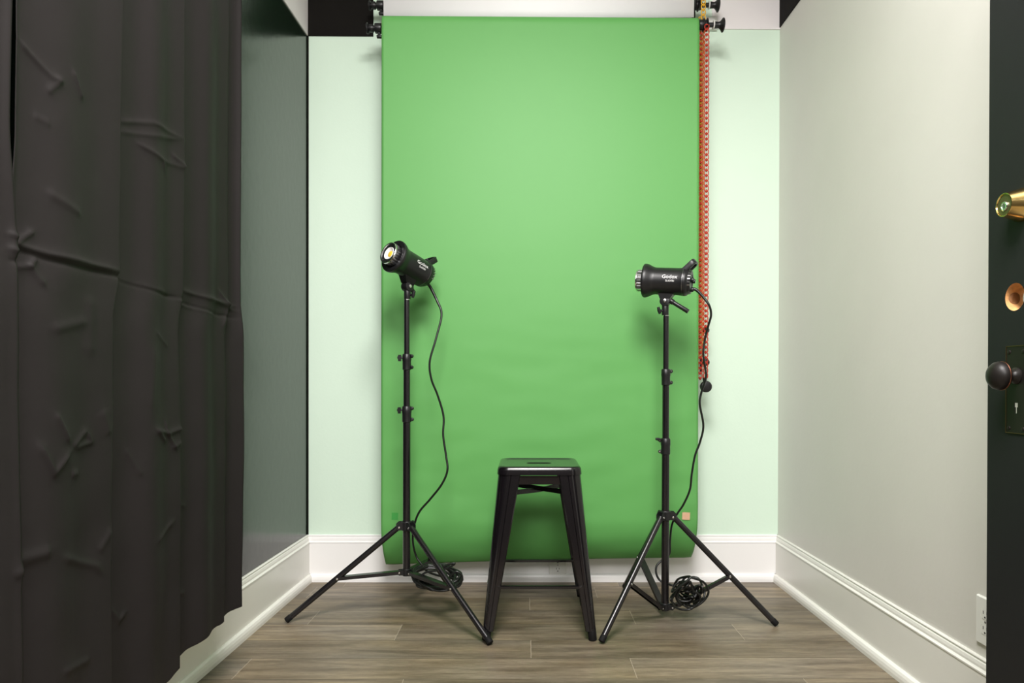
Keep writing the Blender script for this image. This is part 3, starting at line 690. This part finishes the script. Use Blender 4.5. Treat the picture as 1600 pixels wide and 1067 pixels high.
    return t, W
def print_letters(root, W, ang, a0, s, size, arc, bold=0.0, R=.0520, flip=1):
    me = text_mesh(s, size, bold); bm = nb(); bm.from_mesh(me)
    bmesh.ops.subdivide_edges(bm, edges=[e for e in bm.edges if e.calc_length() > .003], cuts=2)
    for v in bm.verts:
        a = a0 - v.co.x*flip; th = ang + (v.co.y+arc)/R*(1 if math.cos(ang) > 0 else -1)
        v.co = W(a, R*math.cos(th), R*math.sin(th))
    o = P('lettering', bm, M['letter'], root, 'keep', None, 'white printed lettering')
    return o
# right head: nearly side on, front turned a little to the backdrop
axR = Vector((-.92, .37, .085)).normalized()
bR = at(1041.5, 439.5, YQ+.0)
jR = at(1039.5, 470.5, YQ)
hR, WR = head('black studio light on the right stand, pointing left, seen side on', bR, axR, jR, zAt(493, YQ, 1040),
              (Vector((.018, -.020, -.002)), Vector((.080, -.038, -.044)), -1), 0, 0, 0)
# the camera side of the right head: side axis = ax x z
axL = Vector((-.60, -.735, .315)).normalized()
bL = at(640.5, 415.5, YP-.005)
jL = at(636.5, 447.5, YP)
hL, WL = head('black studio light on the left stand, tilted up, yellow emitter showing', bL, axL, jL, zAt(468, YP),
              (Vector((.012, .016, -.006)), Vector((.020, .034, -.020)), 1), 0, 0, 0)
def side_angle(W, P0, ax):              # angle round the body that faces the camera
    side = ax.cross(Vector((0, 0, 1))).normalized(); up = side.cross(ax); d = (CP-P0)
    return math.atan2(d.dot(up), d.dot(side)), side
aR, sR = side_angle(WR, bR, axR); aL, sL = side_angle(WL, bL, axL)
for root, W, a_, b in ((hR, WR, aR, bR), (hL, WL, aL, bL)):
    s_ = 1 if math.cos(a_) > 0 else -1
    # on the side seen by the camera the front is on the left, so text runs from front to rear
    print_letters(root, W, (0.10 if s_ > 0 else PI-.10), .010, 'Godox', .0205, .0, .0)
    print_letters(root, W, (0.10 if s_ > 0 else PI-.10), -.004, 'SL60IIBi', .0105, -.0125, .0)

# ------------------------------------------------------------------ power cables
def cable(name, label, pts, coil, r=.0042):
    path = catmull(pts + coil, 8)
    bm = nb(); tube(bm, path, [max(r, .0072-.00012*i) for i in range(len(path))], 10)
    o = link(name, bm, M['cable'], None, True); return tag(o, label, 'cable')
sL0 = WL(-.100, 0, -.028); sR0 = WR(-.100, 0, -.028)
axLb = -axL; axRb = -axR
y = YP
ptsL = [sL0, sL0+axLb*.02+Vector((0, 0, -.004)), at(683, 470, y+.06), at(690, 492, y+.05), at(681, 530, y+.03), at(671.5, 565, y+.02), at(674, 592, y+.02), at(684, 618, y+.03), at(693, 650, y+.03), at(692.5, 680, y+.02),
        at(697, 712, y+.01), at(699, 735, y), at(690, 757, y), at(672, 780, y+.02), at(655, 800, y+.03), at(647, 822, y+.035), at(645, 845, y+.03), at(650, 868, y+.03), at(660, 883, y+.02), at(672, 895, y+.02)]
def coilpts(c, rx, ry, rz, n, seed, flat=0.35):
    rg = random.Random(seed); out = []; tot = n*8
    for k in range(tot):
        a = 2*PI*k/8 + rg.uniform(-.15, .15); tilt = .35*math.sin(k*.21+seed); sc = 1+rg.uniform(-.22, .18)
        out.append(Vector((c[0]+rx*sc*math.cos(a), c[1]+ry*sc*math.sin(a), c[2]+rz*math.sin(a+tilt)*sc+flat*rz*math.sin(k*.77))))
    return out
cL = at(681, 901, YP-.02); cR = at(1075, 925, YQ-.03)
coL = coilpts(cL, .088, .055, .021, 13, 4, .6)
coL += [at(u, v, YP-.06) for u, v in ((700, 905), (712, 893), (722, 900), (718, 915), (705, 918), (690, 922), (668, 918), (655, 908), (664, 895), (690, 890), (706, 884), (710, 880), (700, 882), (688, 889))]
cable('power_cable', 'black cable hanging from the tilted left light, coiled at its stand foot', ptsL, [Vector((p.x, p.y, max(p.z, .012))) for p in coL])
y = YQ
ptsR = [sR0, sR0+axRb*.014, at(1098, 463, y-.05), at(1108, 477, y-.06), at(1111, 492, y-.05), at(1107, 508, y-.04), at(1101.5, 530, y-.03), at(1099, 552, y-.03), at(1102, 575, y-.03), at(1103, 590, y-.03),
        at(1095.5, 615, y-.02), at(1093.5, 632, y-.02), at(1099, 665, y-.01), at(1094, 690, y), at(1086, 712, y), at(1081, 740, y), at(1078, 765, y+.01), at(1068, 788, y+.03), at(1058, 803, y+.04), at(1050, 820, y+.04), at(1047, 845, y+.035), at(1046, 865, y+.035), at(1036, 874, y+.035),
        at(1026, 884, y+.03), at(1026, 898, y+.02), at(1034, 909, y+.01), at(1052, 915, y-.02)]
rg = random.Random(12); coR = []
for k, (du, dv) in enumerate([(0, 0)]*11):
    cu_, cv_ = 1075+rg.uniform(-13, 13), 927+rg.uniform(-9, 9); ra, rb = rg.uniform(13, 22), rg.uniform(10, 18); ph = rg.uniform(0, 6.28)
    for q in range(6):
        a = ph+2*PI*q/6; coR.append(at(cu_+ra*math.cos(a), cv_+rb*math.sin(a), YQ-.05+rg.uniform(-.035, .035)+.02*math.sin(a)))
coR += [at(u, v, YQ-.07) for u, v in ((1095, 938), (1078, 952), (1058, 950), (1050, 938), (1056, 926), (1070, 903), (1082, 903), (1100, 910), (1107, 925), (1098, 940), (1080, 950), (1068, 945))]
cable('power_cable', 'black cable hanging past the red chain from the right light, knotted at its stand foot', ptsR, [Vector((p.x, p.y, max(p.z, .008))) for p in coR])

# ------------------------------------------------------------------ stool
SX, SY, SZ = .045, 2.575, .604
t = thing('metal_stool', 'black glossy metal stool with square slotted seat between the two light stands', 'stool', (SX, SY, 0))
def rsq(h, r, z, n=16, hy=None):       # rounded square ring, 4*n points starting at the middle of +x side
    hy = hy or h; out = []
    for q, (sx, sy) in enumerate(((1, 1), (-1, 1), (-1, -1), (1, -1))):
        for k in range(n):
            a = PI/2*q + PI/2*k/(n-1)
            out.append(Vector((SX+sx*(h-r)+r*math.cos(a), SY+sy*(hy-r)+r*math.sin(a), z)))
    return out
h0 = .150
bm = nb()
slot = rsq(.046, .0160, SZ-.005, hy=.0165); slotl = rsq(.046, .0160, SZ-.012, hy=.0165)
rings = [slotl, slot, rsq(.0485, .0185, SZ-.0042, hy=.019), rsq(.0500, .020, SZ-.0040, hy=.0205), rsq(.0515, .0215, SZ-.0040, hy=.022), rsq(h0-.0285, .0215, SZ-.0040), rsq(h0-.026, .022, SZ-.0038), rsq(h0-.020, .026, SZ-.001), rsq(h0-.014, .030, SZ), rsq(h0-.008, .034, SZ-.0008), rsq(h0-.003, .037, SZ-.0035),
         rsq(h0-.0005, .038, SZ-.008), rsq(h0+.0008, .038, SZ-.014), rsq(h0+.0022, .038, SZ-.030), rsq(h0+.0010, .037, SZ-.0305), rsq(h0-.001, .037, SZ-.014), rsq(h0-.012, .033, SZ-.006), rsq(h0-.03, .022, SZ-.008), rsq(.046, .0160, SZ-.012, hy=.0165)]
loft(bm, rings, False, False); P('seat', bm, M['stool'], t, True, 45)
HF = .202   # foot half spread (outer)
def hs_at(z): return h0-.002 + (HF-(h0-.002))*(1-(z/(SZ-.026)))
for sx in (-1, 1):
    for sy in (-1, 1):
        bm = nb(); outer = []; inner = []
        zs = [SZ-.027, SZ-.034, SZ-.045, SZ-.06, .45, .35, .25, .15, .06, .034]
        for z in zs:
            h = hs_at(z); f_ = (z/(SZ-.027)); wdt = .034+.045*f_
            r_ = .014+.022*f_; cx_, cy_ = h-r_, h-r_
            pts = [(h-wdt, h-.003), (h-wdt+.002, h)]
            pts += [(h-wdt*.62, h), (h-wdt*.60, h-.0018), (h-wdt*.58, h)]
            if h-wdt*.5 < h-r_: pts += [(h-wdt*.5-(.0), h)]
            pts = [p for p in pts if p[0] < h-r_+1e-6] or [(h-wdt, h)]
            while len(pts) < 6: pts.append((h-r_-.0005*(6-len(pts)), h))
            arc = [(cx_+r_*math.sin(a), cy_+r_*math.cos(a)) for a in [PI/2*k/8 for k in range(9)]]
            full = pts + arc + [(b_, a_) for a_, b_ in reversed(pts)]
            tk = .0022
            n_ = len(full)
            inn = []
            for a_, b_ in full:
                l_ = 1.0; inn.append((a_-tk if b_ < a_+1e-9 and b_ < h-r_ else a_-tk*.7, b_-tk if a_ < b_ else b_-tk*.7))
            outer.append([Vector((SX+sx*a_, SY+sy*b_, z)) for a_, b_ in full] + [Vector((SX+sx*a_, SY+sy*b_, z)) for a_, b_ in reversed(inn)])
        loft(bm, outer); lg = P('leg', bm, M['stool'], t, True, 35)
        bm = nb(); h = HF
        c0 = Vector((SX+sx*(h-.0145), SY+sy*(h-.0145), 0)); c1 = Vector((SX+sx*(h-.0195), SY+sy*(h-.0195), .042))
        cyl(bm, c0, c1, .0145, 24, r2=.0155, bev=.003); P('rubber_foot', bm, M['rubber'], lg, True, 40)
        for z in (.10, .125, .165, .045):
            h = hs_at(z); bm = nb(); c0 = Vector((SX+sx*(h-.012), SY+sy*(h-.001), z)); cyl(bm, c0, c0+Vector((0, sy*.0025, 0)), .0024, 10); P('rivet', bm, M['stool'], lg, True, 40)
# side rails under the seat
for k in range(4):
    bm = nb(); h = hs_at(SZ-.045)-.006
    rr_ = Matrix.Rotation(k*PI/2, 4, 'Z')
    box(bm, (-.082, -h, SZ-.064), (.082, -h+.003, SZ-.033)); box(bm, (-.082, -h-.002, SZ-.036), (.082, -h+.003, SZ-.033))
    bmesh.ops.transform(bm, matrix=Matrix.Translation((SX, SY, 0)) @ rr_, verts=bm.verts); P('seat_rail', bm, M['stool'], t)
# crossed flat braces
for sg in (-1, 1):
    bm = nb(); h = hs_at(.50)-.012; a = Vector((SX-h, SY-sg*h, .505)); b = Vector((SX+h, SY+sg*h, .505)); n_ = Vector((-sg, 1, 0)).normalized()
    mid = (a+b)/2+Vector((0, 0, -.003*sg-.003)); pp = catmull([a, a+(mid-a)*.6+Vector((0, 0, 0)), mid, b+(mid-b)*.6, b], 5)
    loft(bm, [[p+n_*.0015+Vector((0, 0, .009)), p-n_*.0015+Vector((0, 0, .009)), p-n_*.0015-Vector((0, 0, .009)), p+n_*.0015-Vector((0, 0, .009))] for p in pp])
    P('cross_brace', bm, M['stool'], t)
# foot rails
zf = .184
for k in range(4):
    bm = nb(); h = hs_at(zf)-.004; L_ = h-.026; rings = []
    for xx, hh_, dd in ((-L_-.014, .009, .004), (-L_+.004, .0085, .005), (-L_+.018, .0055, .008), (L_-.018, .0055, .008), (L_-.004, .0085, .005), (L_+.014, .009, .004)):
        rings.append([Vector((xx, -h+.002+dd*cs, zf+hh_*sn)) for cs, sn in ((-1, .7), (-.6, 1), (.6, 1), (1, .7), (1, -.7), (.6, -1), (-.6, -1), (-1, -.7))])
    loft(bm, rings); bmesh.ops.transform(bm, matrix=Matrix.Translation((SX, SY, 0)) @ Matrix.Rotation(k*PI/2, 4, 'Z'), verts=bm.verts)
    P('foot_rail', bm, M['stool'], t, True, 40)

# ------------------------------------------------------------------ outlets
def outlet(label, o, ux, n, w_, h_, sock=.0195):
    """o = centre on the wall, ux = unit vector to the right, n = normal out of the wall"""
    ux = Vector(ux); n = Vector(n); up = Vector((0, 0, 1)); T = lambda a, b, c: Vector(o)+ux*a+up*b+n*c
    t = thing('wall_outlet', label, 'outlet', o)
    def rr(hw, hh, r, c, m_=6):
        out = []
        for q, (sx, sy) in enumerate(((1, 1), (-1, 1), (-1, -1), (1, -1))):
            for k in range(m_):
                a = PI/2*q+PI/2*k/(m_-1); out.append(T(sx*(hw-r)+r*math.cos(a), sy*(hh-r)+r*math.sin(a), c))
        return out
    bm = nb(); loft(bm, [rr(w_/2, h_/2, .003, 0), rr(w_/2, h_/2, .003, .003), rr(w_/2-.003, h_/2-.003, .003, .0065)]); P('cover_plate', bm, M['white_plastic'], t, True, 30)
    for sg in (-1, 1):
        bm = nb(); c_ = sg*sock
        def sk(hw, c):
            out = []
            for k in range(32):
                a = 2*PI*k/32; y_ = max(-.0125, min(.0125, hw*math.sin(a))); out.append(T(hw*math.cos(a), c_+y_, c))
            return out
        loft(bm, [sk(.0180, .0062), sk(.0180, .0068), sk(.0172, .0070), sk(.0168, .0060), sk(.0160, .0060), sk(.0155, .0075)], False, True); s_ = P('socket', bm, M['white_plastic'], t, True, 40)
        bm = nb()
        for dx, hh_ in ((-.0064, .0040), (.0064, .0032)):
            pts = [T(dx-.0011, c_+.004-hh_, .0072), T(dx+.0011, c_+.004-hh_, .0072), T(dx+.0011, c_+.004+hh_, .0072), T(dx-.0011, c_+.004+hh_, .0072)]
            loft(bm, [pts, [p+n*.0006 for p in pts]])
        pts = [T(.0026*math.cos(2*PI*k/12), c_-.0075+.0026*math.sin(2*PI*k/12), .0072) for k in range(12)]; loft(bm, [pts, [p+n*.0006 for p in pts]])
        P('slots', bm, M['slot'], s_)
    bm = nb(); cyl(bm, T(0, 0, .006), T(0, 0, .0072), .003, 12); P('screw', bm, M['grey_metal'], t, True, 40)
    return t
pb = at(871.5, 889, D-.016)
outlet('white outlet on the back skirting board seen under the stool', (pb.x, D-.0155, pb.z+.0195), (1, 0, 0), (0, -1, 0), .080, .115)
po0 = hx(1528, 930, xr(1.75)); po1 = hx(1528, 1005, xr(1.75))
nR = Vector((-1, TR, 0)).normalized(); uR = Vector((-TR, -1, 0)).normalized()
outlet('ivory wall outlet on the right wall low beside the black door', (xr(po0.y-.038), po0.y-.038, .303), uR, nR, .076, .122)

# ------------------------------------------------------------------ door
XD = .962; YE = 1.418; YH = .60; TH = .036; DT = 2.06
zk = at(1562, 587, 1.30).z
yB, zB_ = 1.340, hx(1590, 463, XD).z; rB = .0272
kY, kZ = hx(1588, 600, XD).y, hx(1588, 637, XD).z
d_ = thing('door_1', 'black painted door standing open at the right, parallel to the wall', 'door', (XD+TH/2, YH, 0)); d_['kind'] = 'structure'
bm = nb()
def ring_block(bm, yc, zc, hw, rad, mi_in):   # square block with a round hole through in x
    n = 40
    for xx, flip in ((XD, False), (XD+TH, True)):
        pass
    sq, ci = [], []
    for k in range(n):
        a = 2*PI*k/n+PI/4; c_, s_ = math.cos(a), math.sin(a); m_ = max(abs(c_), abs(s_))
        sq.append((yc+hw*c_/m_, zc+hw*s_/m_)); ci.append((yc+rad*c_, zc+rad*s_))
    V = lambda x, p: bm.verts.new((x, p[0], p[1]))
    A = [V(XD, p) for p in sq]; B = [V(XD, p) for p in ci]; B2 = [V(XD, p) for p in ci]; C_ = [V(XD+TH, p) for p in ci]; C2 = [V(XD+TH, p) for p in ci]; E_ = [V(XD+TH, p) for p in sq]
    for k in range(n):
        j = (k+1) % n
        bm.faces.new((A[k], A[j], B[j], B[k])); bm.faces.new((C2[k], C2[j], E_[j], E_[k]))
        f_ = bm.faces.new((B2[k], B2[j], C_[j], C_[k])); f_.material_index = mi_in
hw = .036
box(bm, (XD, YH, .012), (XD+TH, YE, kZ-.015))
prism(bm, [(XD, YH), (XD, kY-.006), (XD+TH, kY-.006), (XD+TH, YH)], kZ-.015, kZ+.015); prism(bm, [(XD, kY+.006), (XD, YE), (XD+TH, YE), (XD+TH, kY+.060)], kZ-.015, kZ+.015)
box(bm, (XD, YH, kZ+.015), (XD+TH, YE, zB_-hw))
box(bm, (XD, YH, zB_-hw), (XD+TH, yB-hw, zB_+hw)); box(bm, (XD, yB+hw, zB_-hw), (XD+TH, YE, zB_+hw)); ring_block(bm, yB, zB_, hw, rB, 1)
box(bm, (XD, YH, zB_+hw), (XD+TH, YE, DT))
P('door_leaf', bm, [M['door'], M['wood']], d_)
bm = nb()   # flat dark disc painting the shaded latch bore on the hole's far wall
pts = [Vector((XD+.018+.0115*math.cos(2*PI*k/24), 0, zB_+.0115*math.sin(2*PI*k/24))) for k in range(24)]
for p in pts: p.y = yB+math.sqrt(rB**2-(p.z-zB_)**2)-.0006
loft(bm, [pts, [p+Vector((0, -.0004, 0)) for p in pts]]); P('latch_bore_shade', bm, M['bore_shade'], d_)
# escutcheon plate, built as a frame round the keyhole
ya, yb = hx(1573, 600, XD).y, hx(1573, 600, XD).y-.057
za, zb2 = hx(1575, 676, XD).z, hx(1575, 541, XD).z
ym = (ya+yb)/2
bm = nb(); x0, x1 = XD-.0016, XD
box(bm, (x0, yb, za), (x1, ym-.0048, zb2)); box(bm, (x0, ym+.0048, za), (x1, ya, zb2)); box(bm, (x0, ym-.0048, za), (x1, ym+.0048, kZ-.011)); box(bm, (x0, ym-.0048, kZ+.0095), (x1, ym+.0048, zb2))
box(bm, (x0, ym-.0048, kZ-.011), (x1, ym-.0023, kZ+.001)); box(bm, (x0, ym+.0023, kZ-.011), (x1, ym+.0048, kZ+.001))
pl = P('escutcheon_plate', bm, M['bronze'], d_)
bm = nb()
for a_, b_ in (((x0-.0008, yb, za), (x0+.001, ya, za+.0012)), ((x0-.0008, yb, zb2-.0012), (x0+.001, ya, zb2)), ((x0-.0008, ya-.0010, za), (x0+.001, ya, zb2)), ((x0-.0008, yb, za), (x0+.001, yb+.001, zb2))): box(bm, a_, b_)
P('plate_edge', bm, M['copper_edge'], pl, False, None, 'worn copper edge')
for yy in (ya-.009, yb+.009):
    for zz in (za+.010, zb2-.012):
        bm = nb(); lathe(bm, (x0, yy, zz), (-1, 0, 0), [(0, .0042), (.0012, .0038), (.0018, .002)], 16); P('screw', bm, M['bronze'], pl, True, 40)
zK = hx(1562, 587, .925).z
bm = nb(); lathe(bm, (x0+.001, ym, zK), (-1, 0, 0), [(0, .0165), (.003, .0165), (.006, .012), (.010, .0085), (.018, .0078), (.022, .010), (.0235, .020), (.0255, .0250), (.030, .0277), (.035, .0283), (.041, .0268), (.047, .0222), (.052, .0145), (.0545, .006), (.055, .0005)], 48)
kb = P('door_knob', bm, M['bronze'], d_, True, 50)
bm = nb(); lathe(bm, (x0+.001, ym, zK), (-1, 0, 0), [(.0290, .0275), (.0292, .0283), (.0306, .0286), (.0312, .0280)], 48, cap=False); P('knob_edge', bm, M['copper_edge'], kb, True, 50, 'worn copper edge')
# brass deadbolt cylinder
yDb = 1.322; zD = hx(1573, 317, .922).z
bm = nb(); lathe(bm, (XD, yDb, zD), (-1, 0, 0), [(0, .0325), (.004, .0325), (.007, .031), (.034, .0232), (.036, .0225), (.0362, .0215), (.0340, .0205), (.0335, .001)], 56)
db = P('deadbolt', bm, M['brass'], d_, True, 40, 'polished brass deadbolt')
bm = nb(); lathe(bm, (XD-.0335, yDb, zD), (-1, 0, 0), [(0, .0203), (.0006, .0200), (.0008, .001)], 40); P('bolt_face', bm, M['brass_dark'], db, True, 40, 'dull brass face')
bm = nb(); lathe(bm, (XD-.034, yDb-.001, zD-.003), (-1, 0, 0), [(0, .009), (.002, .009), (.0030, .0080), (.0030, .0065), (.0018, .0060), (.0018, .001)], 28); P('key_cylinder', bm, M['chrome'], db, True, 40, 'chrome key cylinder')
bm = nb(); box(bm, (XD-.0368, yDb-.0018, zD-.007), (XD-.0356, yDb-.0002, zD+.001)); P('keyway', bm, M['slot'], db)
